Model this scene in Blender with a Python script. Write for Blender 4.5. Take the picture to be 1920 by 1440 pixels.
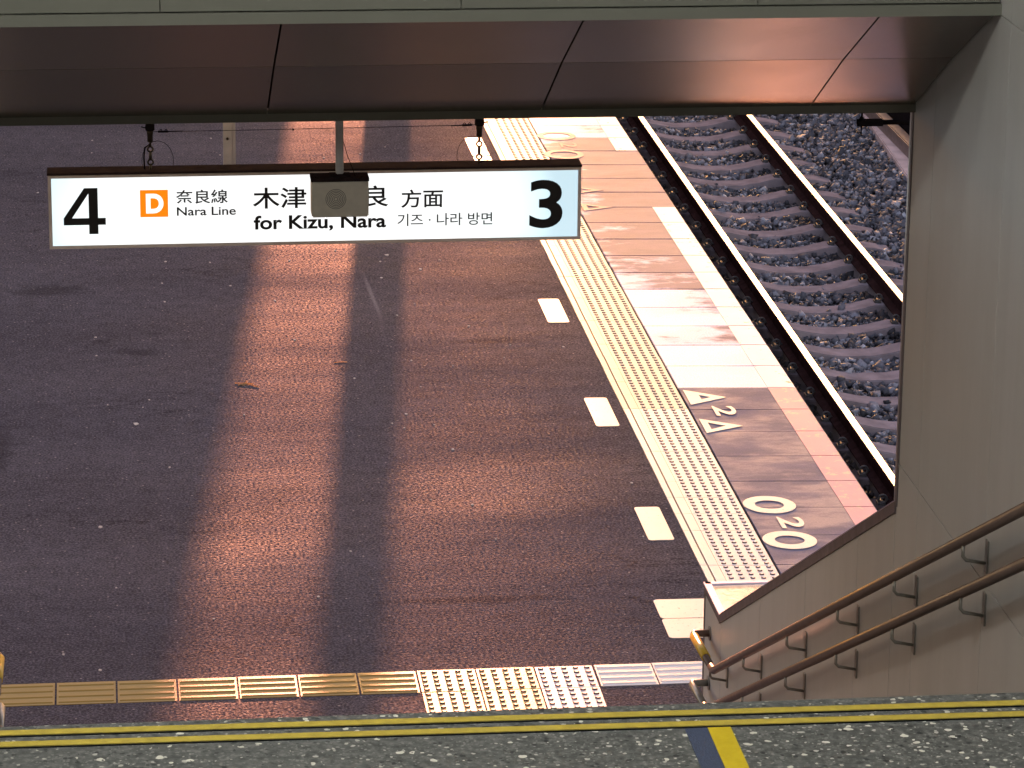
import bpy, bmesh, math, random
import numpy as np
from mathutils import Vector, Matrix
random.seed(7); np.random.seed(7)
R = math.radians
sc = bpy.context.scene
for o in list(bpy.data.objects): bpy.data.objects.remove(o)

# ------------------------------------------------------------------ camera, sky, sun, exposure
EXPO = 2.32
K = 2.0 ** (-EXPO)                 # lamps the place has are given relative to the exposure
cam_d = bpy.data.cameras.new('camera'); cam = bpy.data.objects.new('camera', cam_d); sc.collection.objects.link(cam)
cam_d.sensor_fit = 'HORIZONTAL'; cam_d.sensor_width = 36.0; cam_d.lens = 6600 / 1920 * 36
cam_d.clip_start = 0.05; cam_d.clip_end = 3000
cam.matrix_world = Matrix(((0.9935, 0.0234, -0.1116, 0), (-0.1136, 0.2852, -0.9517, 0), (0.0096, 0.9582, 0.2860, 6.6), (0, 0, 0, 1)))
sc.camera = cam
SUN_EL, SUN_AZ = 7.0, 5.44        # azimuth from +Y (along the track) towards +X
world = bpy.data.worlds.new('World'); sc.world = world; world.use_nodes = True
wn = world.node_tree; bg = wn.nodes['Background']
sky = wn.nodes.new('ShaderNodeTexSky'); sky.sky_type = 'NISHITA'; sky.sun_disc = False
sky.sun_elevation = R(SUN_EL); sky.sun_rotation = R(SUN_AZ); sky.air_density = 1.6; sky.dust_density = 3.0; sky.ozone_density = 1.0
tint = wn.nodes.new('ShaderNodeMix'); tint.data_type = 'RGBA'; tint.blend_type = 'MULTIPLY'; tint.inputs[0].default_value = 1
tint.inputs[7].default_value = (1.10, 0.92, 1.04, 1)          # magenta dusk cast
wn.links.new(sky.outputs[0], tint.inputs[6]); wn.links.new(tint.outputs[2], bg.inputs[0]); bg.inputs[1].default_value = 0.15
sd = bpy.data.lights.new('sun', 'SUN'); sd.energy = 1.7; sd.angle = R(0.8); sd.color = (1.0, 0.355, 0.20)
sun = bpy.data.objects.new('sun', sd); sc.collection.objects.link(sun)
dirv = Vector((math.sin(R(SUN_AZ)) * math.cos(R(SUN_EL)), math.cos(R(SUN_AZ)) * math.cos(R(SUN_EL)), math.sin(R(SUN_EL))))
sun.rotation_euler = dirv.to_track_quat('Z', 'Y').to_euler(); sun.location = (8, 60, 20)
sc.view_settings.view_transform = 'Standard'; sc.view_settings.look = 'None'; sc.view_settings.exposure = EXPO; sc.view_settings.gamma = 1
sc.render.engine = 'CYCLES'
sc.cycles.max_bounces = 8; sc.cycles.diffuse_bounces = 4; sc.cycles.glossy_bounces = 4; sc.cycles.sample_clamp_indirect = 10 * K * 4

# ------------------------------------------------------------------ helpers
col = sc.collection
def tag(o, label=None, cat=None, group=None, kind=None):
    if label: o['label'] = label
    if cat: o['category'] = cat
    if group: o['group'] = group
    if kind: o['kind'] = kind
    return o
def empty(name, loc, label=None, cat=None, group=None):
    o = bpy.data.objects.new(name, None); o.location = loc; o.empty_display_size = 0.1; col.objects.link(o)
    return tag(o, label, cat, group)
class MB:
    def __init__(s): s.v = []; s.f = []; s.sm = []
    def add(s, vs, fs, smooth=False):
        b = len(s.v); s.v += [tuple(v) for v in vs]; s.f += [tuple(i + b for i in f) for f in fs]; s.sm += [smooth] * len(fs); return s
    def box(s, x0, x1, y0, y1, z0, z1):
        return s.add([(x0,y0,z0),(x1,y0,z0),(x1,y1,z0),(x0,y1,z0),(x0,y0,z1),(x1,y0,z1),(x1,y1,z1),(x0,y1,z1)],
                     [(0,3,2,1),(4,5,6,7),(0,1,5,4),(1,2,6,5),(2,3,7,6),(3,0,4,7)])
    def prism(s, pts, a, b, axis='x'):          # 2-D outline extruded along an axis from a to b
        n = len(pts)
        def P(p, t): return (t, p[0], p[1]) if axis == 'x' else (p[0], t, p[1]) if axis == 'y' else (p[0], p[1], t)
        vs = [P(p, a) for p in pts] + [P(p, b) for p in pts]
        fs = [tuple(range(n)), tuple(range(2*n-1, n-1, -1))] + [(i, i+n, (i+1) % n + n, (i+1) % n) for i in range(n)]
        return s.add(vs, fs)
    def tube(s, pts, r, n=10, caps=True):
        pts = [Vector(p) for p in pts]; vs = []; m = len(pts); up = None
        for i, p in enumerate(pts):
            a = pts[max(i-1, 0)]; b = pts[min(i+1, m-1)]; t = (b - a)
            if t.length < 1e-9: t = Vector((0,0,1))
            t.normalize()
            if up is None:
                up = t.orthogonal().normalized()
            else:
                up = (up - t * up.dot(t)).normalized()
            w = t.cross(up)
            k = 1.0
            if 0 < i < m-1:
                c = (pts[i]-a).normalized().dot((b-pts[i]).normalized()); k = 1 / max(0.6, math.sqrt((1+c)/2))
            rr = r[i] if isinstance(r, (list, tuple)) else r
            for j in range(n):
                q = 2*math.pi*j/n; vs.append(p + (up*math.cos(q) + w*math.sin(q)) * rr * k)
        fs = [(i*n+j, i*n+(j+1) % n, (i+1)*n+(j+1) % n, (i+1)*n+j) for i in range(m-1) for j in range(n)]
        s.add(vs, fs, True)
        if caps:
            b = len(s.v) - m*n; s.f += [tuple(b+n-1-j for j in range(n)), tuple(b+(m-1)*n+j for j in range(n))]; s.sm += [False, False]
        return s
    def torus(s, c, axis, R1, r, n=20, m=8, sx=1.0, sz=1.0, a0=0, a1=360):
        full = (a1-a0) >= 360; vs = []; N = n if full else n+1
        for i in range(N):
            a = R(a0 + (a1-a0)*i/n)
            for j in range(m):
                b = 2*math.pi*j/m; q = R1 + r*math.cos(b); h = r*math.sin(b)
                p = {'y': (q*math.cos(a)*sx, h, q*math.sin(a)*sz), 'x': (h, q*math.cos(a)*sx, q*math.sin(a)*sz), 'z': (q*math.cos(a)*sx, q*math.sin(a)*sz, h)}[axis]
                vs.append((c[0]+p[0], c[1]+p[1], c[2]+p[2]))
        fs = [(i*m+j, i*m+(j+1) % m, ((i+1) % N)*m+(j+1) % m, ((i+1) % N)*m+j) for i in range(n) for j in range(m)]
        return s.add(vs, fs, True)
    def build(s, name, mat, parent=None, bevel=0, flip=False):
        me = bpy.data.meshes.new(name); me.from_pydata(s.v, [], s.f)
        bm = bmesh.new(); bm.from_mesh(me); bmesh.ops.recalc_face_normals(bm, faces=bm.faces)
        if bevel:
            bmesh.ops.bevel(bm, geom=[e for e in bm.edges if e.is_manifold and e.calc_face_angle(0) > 0.5], offset=bevel, segments=2, affect='EDGES', clamp_overlap=True)
        bm.to_mesh(me); bm.free()
        if not bevel and len(me.polygons) == len(s.sm): me.polygons.foreach_set('use_smooth', s.sm)
        me.materials.append(mat)
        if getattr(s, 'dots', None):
            me.materials.append(M['dome_shade'])
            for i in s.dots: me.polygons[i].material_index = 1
        o = bpy.data.objects.new(name, me); col.objects.link(o)
        if parent is not None:
            o.parent = parent; o.matrix_parent_inverse = Matrix.Translation(-Vector(parent.location))
        return o
def copy_tree(o, parent=None):
    c = o.copy(); col.objects.link(c); inv = o.matrix_parent_inverse.copy()
    if parent is not None: c.parent = parent; c.matrix_parent_inverse = inv
    for ch in list(o.children): copy_tree(ch, c)
    return c

# ------------------------------------------------------------------ materials
def nodes(name):
    m = bpy.data.materials.new(name); m.use_nodes = True; nt = m.node_tree; return m, nt, nt.nodes['Principled BSDF']
def tc(nt, scale=(1,1,1), kind='Object'):
    t = nt.nodes.new('ShaderNodeTexCoord'); mp = nt.nodes.new('ShaderNodeMapping'); mp.inputs['Scale'].default_value = scale
    nt.links.new(t.outputs[kind], mp.inputs[0]); return mp.outputs[0]
def geo(nt, scale=(1,1,1)):
    t = nt.nodes.new('ShaderNodeNewGeometry'); mp = nt.nodes.new('ShaderNodeMapping'); mp.inputs['Scale'].default_value = scale
    nt.links.new(t.outputs['Position'], mp.inputs[0]); return mp.outputs[0]
def noise(nt, vec, scale, detail=4, rough=0.55):
    n = nt.nodes.new('ShaderNodeTexNoise'); n.inputs['Scale'].default_value = scale; n.inputs['Detail'].default_value = detail; n.inputs['Roughness'].default_value = rough
    nt.links.new(vec, n.inputs['Vector']); return n.outputs[0]
def ramp(nt, fac, stops, interp='LINEAR'):
    r = nt.nodes.new('ShaderNodeValToRGB'); r.color_ramp.interpolation = interp; e = r.color_ramp.elements
    while len(e) < len(stops): e.new(0.5)
    for i, (p, c) in enumerate(stops):
        e[i].position = p; e[i].color = (c[0], c[1], c[2], 1) if hasattr(c, '__len__') else (c, c, c, 1)
    nt.links.new(fac, r.inputs[0]); return r.outputs[0]
def mixc(nt, fac, a, b, mode='MIX'):
    m = nt.nodes.new('ShaderNodeMix'); m.data_type = 'RGBA'; m.blend_type = mode
    for s, v in ((m.inputs[0], fac), (m.inputs[6], a), (m.inputs[7], b)):
        if hasattr(v, 'is_linked') or hasattr(v, 'links'): nt.links.new(v, s)
        elif hasattr(v, '__len__'): s.default_value = (v[0], v[1], v[2], 1)
        else: s.default_value = v
    return m.outputs[2]
def mth(nt, op, a, b=0.0, clamp=False):
    m = nt.nodes.new('ShaderNodeMath'); m.operation = op; m.use_clamp = clamp
    for s, v in ((m.inputs[0], a), (m.inputs[1], b)):
        if hasattr(v, 'links'): nt.links.new(v, s)
        else: s.default_value = v
    return m.outputs[0]
def bump(nt, p, h, dist, strength=1.0, normal=None):
    b = nt.nodes.new('ShaderNodeBump'); b.inputs['Distance'].default_value = dist; b.inputs['Strength'].default_value = strength
    nt.links.new(h, b.inputs['Height'])
    if normal is not None: nt.links.new(normal, b.inputs['Normal'])
    nt.links.new(b.outputs[0], p.inputs['Normal']); return b.outputs[0]
def simple(name, c, rough=0.5, metal=0.0, var=0.15, ns=8.0, bd=0.0, bs=60.0, spec=0.5, coat=0.0, stretch=(1,1,1)):
    if rough > .55 and metal < .15: spec = 0.0
    m, nt, p = nodes(name); v = geo(nt, stretch)
    n = noise(nt, v, ns, 5)
    lo = [x*(1-var) for x in c]; hi = [min(1, x*(1+var)) for x in c]
    nt.links.new(ramp(nt, n, [(0.3, lo), (0.7, hi)]), p.inputs['Base Color'])
    nt.links.new(ramp(nt, noise(nt, v, ns*2.3, 4), [(0.3, rough*0.85), (0.7, min(1, rough*1.15))]), p.inputs['Roughness'])
    p.inputs['Metallic'].default_value = metal; p.inputs['Specular IOR Level'].default_value = spec
    if coat: p.inputs['Coat Weight'].default_value = coat; p.inputs['Coat Roughness'].default_value = 0.15
    if bd: bump(nt, p, noise(nt, v, bs, 3), bd)
    return m
def emis(name, c, s, base=(0.8,0.8,0.8), rough=0.3):
    m, nt, p = nodes(name); p.inputs['Base Color'].default_value = (*base, 1); p.inputs['Emission Color'].default_value = (*c, 1)
    p.inputs['Emission Strength'].default_value = s; p.inputs['Roughness'].default_value = rough; return m

def asphalt_mat():
    m, nt, p = nodes('asphalt'); v = geo(nt)
    big = noise(nt, geo(nt, (0.5, 1.2, 1)), 0.7, 5, 0.6); fine = noise(nt, v, 75, 2, 0.6); mid = noise(nt, v, 9, 5, 0.65)
    c = ramp(nt, big, [(0.3, (0.058, 0.049, 0.060)), (0.7, (0.084, 0.071, 0.084))])
    c = mixc(nt, 0.55, c, ramp(nt, mid, [(0.25, 0.35), (0.75, 0.85)]), 'OVERLAY')
    c = mixc(nt, 1.0, c, ramp(nt, fine, [(0.30, 0.45), (0.5, 0.9), (0.72, 1.8)]), 'MULTIPLY')
    # pale aggregate flecks
    vo = nt.nodes.new('ShaderNodeTexVoronoi'); vo.inputs['Scale'].default_value = 42; nt.links.new(v, vo.inputs['Vector'])
    sep = nt.nodes.new('ShaderNodeSeparateColor'); nt.links.new(vo.outputs['Color'], sep.inputs[0])
    pick = mth(nt, 'MULTIPLY', mth(nt, 'GREATER_THAN', sep.outputs[0], 0.965), mth(nt, 'LESS_THAN', vo.outputs['Distance'], 0.26))
    c = mixc(nt, pick, c, (0.28, 0.23, 0.22))
    # old stains and one pale scuff, each where it lies on the platform
    def ell(cx, cy, rx, ry, rot=0.0):
        mp = nt.nodes.new('ShaderNodeMapping'); mp.vector_type = 'TEXTURE'; mp.inputs['Location'].default_value = (cx, cy, 0); mp.inputs['Rotation'].default_value = (0, 0, rot); mp.inputs['Scale'].default_value = (rx, ry, 50)
        nt.links.new(v, mp.inputs[0]); ln = nt.nodes.new('ShaderNodeVectorMath'); ln.operation = 'LENGTH'; nt.links.new(mp.outputs[0], ln.inputs[0])
        q = mth(nt, 'ADD', ln.outputs['Value'], mth(nt, 'MULTIPLY', mth(nt, 'SUBTRACT', mid, 0.5), 1.0)); return ramp(nt, q, [(0.35, 1.0), (1.0, 0.0)])
    for a_ in ((-.46, 24.55, .34, .20), (-.74, 20.8, .12, .55), (0.15, 22.9, .20, .14), (2.55, 23.0, .35, .10), (1.9, 17.9, .6, .08)):
        c = mixc(nt, mth(nt, 'MULTIPLY', ell(*a_), 0.55), c, (0.022, 0.019, 0.024))
    cr = mth(nt, 'ABSOLUTE', mth(nt, 'SUBTRACT', noise(nt, geo(nt, (0.6, 1.5, 1)), .55, 9, 0.62), 0.5))
    crm = mth(nt, 'MULTIPLY', ramp(nt, cr, [(0.0, 1.0), (0.0035, 0.0)]), ramp(nt, noise(nt, v, .8, 2), [(0.52, 0.0), (0.60, 0.8)]))
    c = mixc(nt, crm, c, (0.012, 0.010, 0.012))
    c = mixc(nt, mth(nt, 'MULTIPLY', ell(1.83, 24.2, .022, .75, 0.03), 0.35), c, (0.30, 0.26, 0.27))
    nt.links.new(c, p.inputs['Base Color'])
    wet = noise(nt, geo(nt, (0.35, 0.8, 1)), 0.55, 4, 0.6)
    nt.links.new(ramp(nt, wet, [(0.35, 0.60), (0.65, 0.80)]), p.inputs['Roughness'])
    nt.links.new(ramp(nt, noise(nt, v, 58, 2, 0.7), [(0.44, 0.0), (0.60, 0.05), (0.70, 0.6)]), p.inputs['Specular IOR Level'])
    # shallow ruts across the platform, then the grain
    b1 = nt.nodes.new('ShaderNodeBump'); b1.inputs['Distance'].default_value = 0.012; b1.inputs['Strength'].default_value = 1
    nt.links.new(noise(nt, geo(nt, (0.22, 1.0, 1)), 1.5, 3, 0.6), b1.inputs['Height'])
    h = mth(nt, 'ADD', fine, mth(nt, 'MULTIPLY', noise(nt, v, 28, 3), 0.35))
    bump(nt, p, h, 0.0022, 1.0, b1.outputs[0]); return m
def sleeper_mat():
    m = simple('sleeper_concrete', (0.25, 0.205, 0.23), 0.75, 0, 0.25, 6, 0.0015, 60); nt = m.node_tree; p = nt.nodes['Principled BSDF']
    src = p.inputs['Base Color'].links[0].from_socket; sp = nt.nodes.new('ShaderNodeSeparateXYZ'); nt.links.new(geo(nt), sp.inputs[0])
    k = ramp(nt, mth(nt, 'ADD', mth(nt, 'SUBTRACT', sp.outputs[0], 5.0), mth(nt, 'MULTIPLY', noise(nt, geo(nt), 8, 4), .2)), [(0.30, 1.0), (0.50, 0.0)])  # sleeper colour gets darker at the platform end
    nt.links.new(mixc(nt, mth(nt, 'MULTIPLY', k, .85), src, (0.025, 0.018, 0.018)), p.inputs['Base Color']); return m
def slab_mat(name, lo, hi, patch, amt, rough):
    m, nt, p = nodes(name); v = geo(nt)
    oi = nt.nodes.new('ShaderNodeObjectInfo')
    n = noise(nt, geo(nt, (1.0, 2.2, 1)), 2.2, 6, 0.65); n2 = noise(nt, v, 90, 3, 0.6)
    c = ramp(nt, n, [(0.3, lo), (0.7, hi)])
    w = mth(nt, 'ADD', noise(nt, geo(nt, (0.8, 1.6, 1)), 1.7, 6, 0.68), mth(nt, 'MULTIPLY', mth(nt, 'SUBTRACT', oi.outputs['Alpha'], 0.5), 0.55 if amt > .5 else 0.0))
    spx = nt.nodes.new('ShaderNodeSeparateXYZ'); nt.links.new(v, spx.inputs[0])      # pale tone fades towards the track side
    w = mth(nt, 'ADD', w, mth(nt, 'MULTIPLY', mth(nt, 'SUBTRACT', 3.95, spx.outputs[0]), 0.30 if amt > .5 else 0.0))
    c = mixc(nt, ramp(nt, w, [(0.5-amt*0.25, 0.0), (0.62-amt*0.25, 1.0)]), c, patch)
    c = mixc(nt, 0.8, c, ramp(nt, n2, [(0.3, 0.72), (0.7, 1.12)]), 'MULTIPLY')
    # fine dark cracks and grime
    c = mixc(nt, ramp(nt, noise(nt, geo(nt, (1, 1.4, 1)), 6, 8, 0.75), [(0.62, 0.0), (0.78, 0.55)]), c, [x*0.35 for x in lo])
    nt.links.new(c, p.inputs['Base Color']); nt.links.new(ramp(nt, w, [(0.35, rough+0.15), (0.6, rough-0.08)]), p.inputs['Roughness'])
    b1 = nt.nodes.new('ShaderNodeBump'); b1.inputs['Distance'].default_value = 0.003
    nt.links.new(noise(nt, geo(nt, (0.5, 1.0, 1)), 2.6, 3), b1.inputs['Height'])
    bump(nt, p, n2, 0.0012, 1.0, b1.outputs[0]); return m
def paint_mat(name, c, rough=0.42, wear=0.62, wearc=(0.12, 0.09, 0.09), ws=26):
    m, nt, p = nodes(name); v = geo(nt)
    w = noise(nt, v, ws, 7, 0.75)
    cc = mixc(nt, ramp(nt, w, [(wear, 0.0), (wear+0.05, 1.0)]), mixc(nt, noise(nt, v, 5, 4), [x*0.86 for x in c], c), wearc)
    nt.links.new(cc, p.inputs['Base Color']); p.inputs['Roughness'].default_value = rough
    if rough == 0.33: p.inputs['Specular IOR Level'].default_value = 0.85
    bump(nt, p, noise(nt, v, 110, 3), 0.0008); return m
def terrazzo_mat():
    m, nt, p = nodes('terrazzo'); v = geo(nt)
    c = ramp(nt, noise(nt, v, 60, 5, 0.7), [(0.3, (0.026, 0.028, 0.029)), (0.5, (0.068, 0.071, 0.071)), (0.75, (0.15, 0.15, 0.147))])
    for sc_, th, rad, cc in ((130, 0.50, 0.42, (0.15, 0.153, 0.147)), (80, 0.60, 0.36, (0.32, 0.315, 0.29)), (50, 0.74, 0.32, (0.46, 0.45, 0.40)), (80, 0.80, 0.4, (0.018, 0.020, 0.022))):
        dv = nt.nodes.new('ShaderNodeVectorMath'); dv.operation = 'MULTIPLY_ADD'
        nn = nt.nodes.new('ShaderNodeTexNoise'); nn.inputs['Scale'].default_value = sc_*0.9; nt.links.new(v, nn.inputs['Vector'])
        nt.links.new(nn.outputs['Color'], dv.inputs[0]); dv.inputs[1].default_value = (0.9/sc_,)*3; nt.links.new(v, dv.inputs[2])
        vo = nt.nodes.new('ShaderNodeTexVoronoi'); vo.inputs['Scale'].default_value = sc_; nt.links.new(dv.outputs[0], vo.inputs['Vector'])
        sp = nt.nodes.new('ShaderNodeSeparateColor'); nt.links.new(vo.outputs['Color'], sp.inputs[0])
        k = mth(nt, 'MULTIPLY', mth(nt, 'GREATER_THAN', sp.outputs[0], th), mth(nt, 'LESS_THAN', vo.outputs['Distance'], mth(nt, 'MULTIPLY', sp.outputs[1], rad*1.3)))
        c = mixc(nt, k, c, cc)
    nt.links.new(c, p.inputs['Base Color']); p.inputs['Roughness'].default_value = 0.42; bump(nt, p, noise(nt, v, 140, 2), 0.0003); return m
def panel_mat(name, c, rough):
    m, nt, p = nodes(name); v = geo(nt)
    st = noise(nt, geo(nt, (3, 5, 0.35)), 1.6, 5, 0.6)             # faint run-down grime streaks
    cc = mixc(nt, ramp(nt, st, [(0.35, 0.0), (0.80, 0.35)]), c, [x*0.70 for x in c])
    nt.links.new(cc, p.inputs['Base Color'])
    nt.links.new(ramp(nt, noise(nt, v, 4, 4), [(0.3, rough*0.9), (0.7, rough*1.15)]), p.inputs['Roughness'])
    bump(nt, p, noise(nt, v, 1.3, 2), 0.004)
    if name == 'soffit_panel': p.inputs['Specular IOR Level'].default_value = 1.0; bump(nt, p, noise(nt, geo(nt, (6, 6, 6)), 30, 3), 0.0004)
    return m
def ballast_mat():
    m, nt, p = nodes('ballast_stone'); v = geo(nt)
    at = nt.nodes.new('ShaderNodeAttribute'); at.attribute_name = 'shade'
    c = ramp(nt, at.outputs['Fac'], [(0.0, (0.035, 0.034, 0.044)), (0.5, (0.145, 0.140, 0.175)), (0.85, (0.32, 0.31, 0.375)), (1.0, (0.66, 0.63, 0.70))])
    c = mixc(nt, 0.5, c, ramp(nt, noise(nt, v, 60, 4), [(0.3, 0.5), (0.7, 1.2)]), 'MULTIPLY')
    # stones darker beside the rails
    sp = nt.nodes.new('ShaderNodeSeparateXYZ'); nt.links.new(v, sp.inputs[0])
    d1 = mth(nt, 'ABSOLUTE', mth(nt, 'SUBTRACT', sp.outputs[0], 5.18)); d2 = mth(nt, 'ABSOLUTE', mth(nt, 'SUBTRACT', sp.outputs[0], 6.32))
    k1 = mth(nt, 'SUBTRACT', 1.15, mth(nt, 'MULTIPLY', d1, 3.2), True); k2 = mth(nt, 'SUBTRACT', 0.75, mth(nt, 'MULTIPLY', d2, 3.6), True)
    c = mixc(nt, mth(nt, 'MAXIMUM', k1, k2), c, (0.018, 0.012, 0.012))
    nt.links.new(c, p.inputs['Base Color']); p.inputs['Roughness'].default_value = 0.55; p.inputs['Specular IOR Level'].default_value = 0.2; return m

M = dict(
    asphalt=asphalt_mat(),
    slab_grey=slab_mat('grey_slab', (0.105, 0.095, 0.165), (0.160, 0.142, 0.235), (0.25, 0.21, 0.29), 0.15, 0.55),
    slab_pale=slab_mat('pale_slab', (0.115, 0.088, 0.185), (0.20, 0.150, 0.285), (0.79, 0.69, 0.92), 0.75, 0.36),
    stripe_white=paint_mat('white_edge_paint', (0.82, 0.71, 0.90), 0.34, 0.60, (0.35, 0.20, 0.19), 9),
    stripe_pink=paint_mat('pink_edge_paint', (0.62, 0.24, 0.40), 0.40, 0.56, (0.55, 0.36, 0.36), 8),
    white_paint=paint_mat('white_paint', (0.82, 0.77, 0.74), 0.33, 0.61, (0.25, 0.18, 0.15), 40),
    faded_paint=paint_mat('faded_paint', (0.27, 0.20, 0.28), 0.45, 0.55, (0.28, 0.18, 0.18), 14),
    tact_edge=paint_mat('cream_tactile', (0.80, 0.69, 0.57), 0.38, 0.70, (0.5, 0.36, 0.2), 18),
    tact_white=paint_mat('pale_tactile', (0.84, 0.75, 0.76), 0.33, 0.70, (0.5, 0.4, 0.3), 18),
    tact_foot=paint_mat('ochre_tactile', (0.36, 0.225, 0.06), 0.36, 0.72, (0.3, 0.2, 0.1), 18),
    tact_foot_pale=paint_mat('sand_tactile', (0.62, 0.42, 0.19), 0.36, 0.72, (0.35, 0.22, 0.15), 18),
    dome_shade=simple('dome_shade', (0.13, 0.085, 0.075), 0.7, 0, 0.2, 40),  # shadow crescents of the dots, painted as dark side faces
    joint=simple('joint_filler', (0.05, 0.04, 0.04), 0.9),
    conc=simple('weathered_concrete', (0.20, 0.17, 0.175), 0.8, 0, 0.3, 5, 0.002, 40),
    sleeper=sleeper_mat(),
    curb=simple('pale_kerb_concrete', (0.48, 0.40, 0.44), 0.7, 0, 0.2, 7, 0.002, 60),
    rail_side=simple('rusty_rail', (0.034, 0.018, 0.019), 0.65, 0.0, 0.35, 14, 0.001, 90),
    rail_top=simple('polished_rail', (0.86, 0.83, 0.82), 0.26, 1.0, 0.03, 12),
    clip=simple('clip_steel', (0.085, 0.078, 0.082), 0.54, 0.05, 0.3, 30, spec=0.12),
    ballast=ballast_mat(),
    earth=simple('dark_subgrade', (0.035, 0.032, 0.036), 0.95, 0, 0.3, 12, 0.01, 20),
    panel=panel_mat('enamelled_panel', (0.46, 0.455, 0.45), 0.42),
    fascia=panel_mat('fascia_panel', (0.15, 0.153, 0.130), 0.45),
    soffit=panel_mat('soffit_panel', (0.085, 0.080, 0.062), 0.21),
    trim=simple('dark_trim', (0.13, 0.105, 0.112), 0.45, 0.2, 0.1),
    alu=simple('aluminium_trim', (0.62, 0.60, 0.58), 0.32, 0.9, 0.06),
    steel=simple('stainless_cap', (0.66, 0.64, 0.63), 0.22, 1.0, 0.05, 20),
    core=simple('dark_gap', (0.02, 0.018, 0.016), 0.9),
    rail_vinyl=simple('brown_vinyl_rail', (0.125, 0.085, 0.072), 0.34, 0.0, 0.12, 10, coat=0.2),
    yellow_sleeve=simple('yellow_sleeve', (0.55, 0.36, 0.03), 0.35, 0.0, 0.12, 30),
    bracket=simple('bracket_steel', (0.28, 0.27, 0.25), 0.38, 0.6, 0.1, 30),
    bolt=simple('bolt_steel', (0.05, 0.045, 0.045), 0.4, 0.7, 0.1, 30),
    black=simple('black_rubber', (0.012, 0.010, 0.012), 0.6, 0, 0.2),
    sign_case=simple('sign_casing', (0.60, 0.55, 0.55), 0.45, 0.2, 0.1, 20),
    sign_top=simple('sign_top', (0.035, 0.024, 0.026), 0.6, 0.1, 0.2, 20),
    post=simple('post_paint', (0.55, 0.54, 0.56), 0.5, 0.1, 0.1, 20),
    dark_post=simple('dark_post', (0.045, 0.038, 0.030), 0.5, 0.4, 0.2, 30),
    speaker=simple('speaker_case', (0.74, 0.70, 0.62), 0.55, 0.0, 0.08, 25),
    terrazzo=terrazzo_mat(),
    nosing=simple('nosing_strip', (0.33, 0.255, 0.035), 0.5, 0, 0.18, 35, 0.0006, 300),
    nosing_dark=simple('nosing_channel', (0.018, 0.020, 0.020), 0.7),
    tape_blue=simple('blue_tape', (0.034, 0.045, 0.085), 0.45, 0, 0.25, 60, 0.0005, 200, stretch=(6, 1, 1)),
    tape_yellow=simple('yellow_tape', (0.42, 0.31, 0.01), 0.42, 0, 0.06, 40),
    leaf=simple('dry_leaf', (0.75, 0.50, 0.28), 0.6, 0, 0.2, 60),
    fleck=simple('pale_fleck', (0.50, 0.42, 0.38), 0.7, 0, 0.2, 40),
    stain=simple('oil_stain', (0.020, 0.017, 0.020), 0.35, 0, 0.3, 9, 0.002, 60),
    ink=simple('sign_ink', (0.01, 0.012, 0.016), 0.4),
    wall_far=simple('far_wall_render', (0.20, 0.18, 0.17), 0.8, 0, 0.2, 1),
    far_glass=simple('far_dark_glass', (0.03, 0.03, 0.035), 0.15, 0, 0.1),
)

lt = M['leaf'].node_tree; lp = lt.nodes['Principled BSDF']; ltr = lt.nodes.new('ShaderNodeBsdfTranslucent'); ltr.inputs[0].default_value = (.8, .55, .32, 1)
lm = lt.nodes.new('ShaderNodeMixShader'); lm.inputs[0].default_value = .8; lt.links.new(lp.outputs[0], lm.inputs[1]); lt.links.new(ltr.outputs[0], lm.inputs[2]); lt.links.new(lm.outputs[0], lt.nodes['Material Output'].inputs[0])

# ------------------------------------------------------------------ ground and platform
g_ = MB().box(-300, 300, -60, 900, -1.6, -1.30).build('ground', M['earth']); tag(g_, 'dark earth under the ballast and the platform', 'ground', kind='structure')
pl = MB().box(-6.5, 3.217, 2.0, 120, -1.25, 0).box(3.217, 4.40, 2.0, 120, -1.25, -0.06).build('platform', M['asphalt'])
tag(pl, 'reddish dark asphalt platform surface', 'platform', kind='structure')

SK = -0.075   # the slab and tile joints run slightly askew to the track
def para(x0, x1, y0, y1, z0, z1, sk=SK):    # box whose cross joints are skewed
    f = lambda x, y: y + sk * (x - 3.65)
    return [(x0,f(x0,y0),z0),(x1,f(x1,y0),z0),(x1,f(x1,y1),z0),(x0,f(x0,y1),z0),(x0,f(x0,y0),z1),(x1,f(x1,y0),z1),(x1,f(x1,y1),z1),(x0,f(x0,y1),z1)]
BF = [(0,3,2,1),(4,5,6,7),(0,1,5,4),(1,2,6,5),(2,3,7,6),(3,0,4,7)]
ys = [17.33 + 0.4985*i for i in range(27)]
big_gap = 21.787
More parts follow.
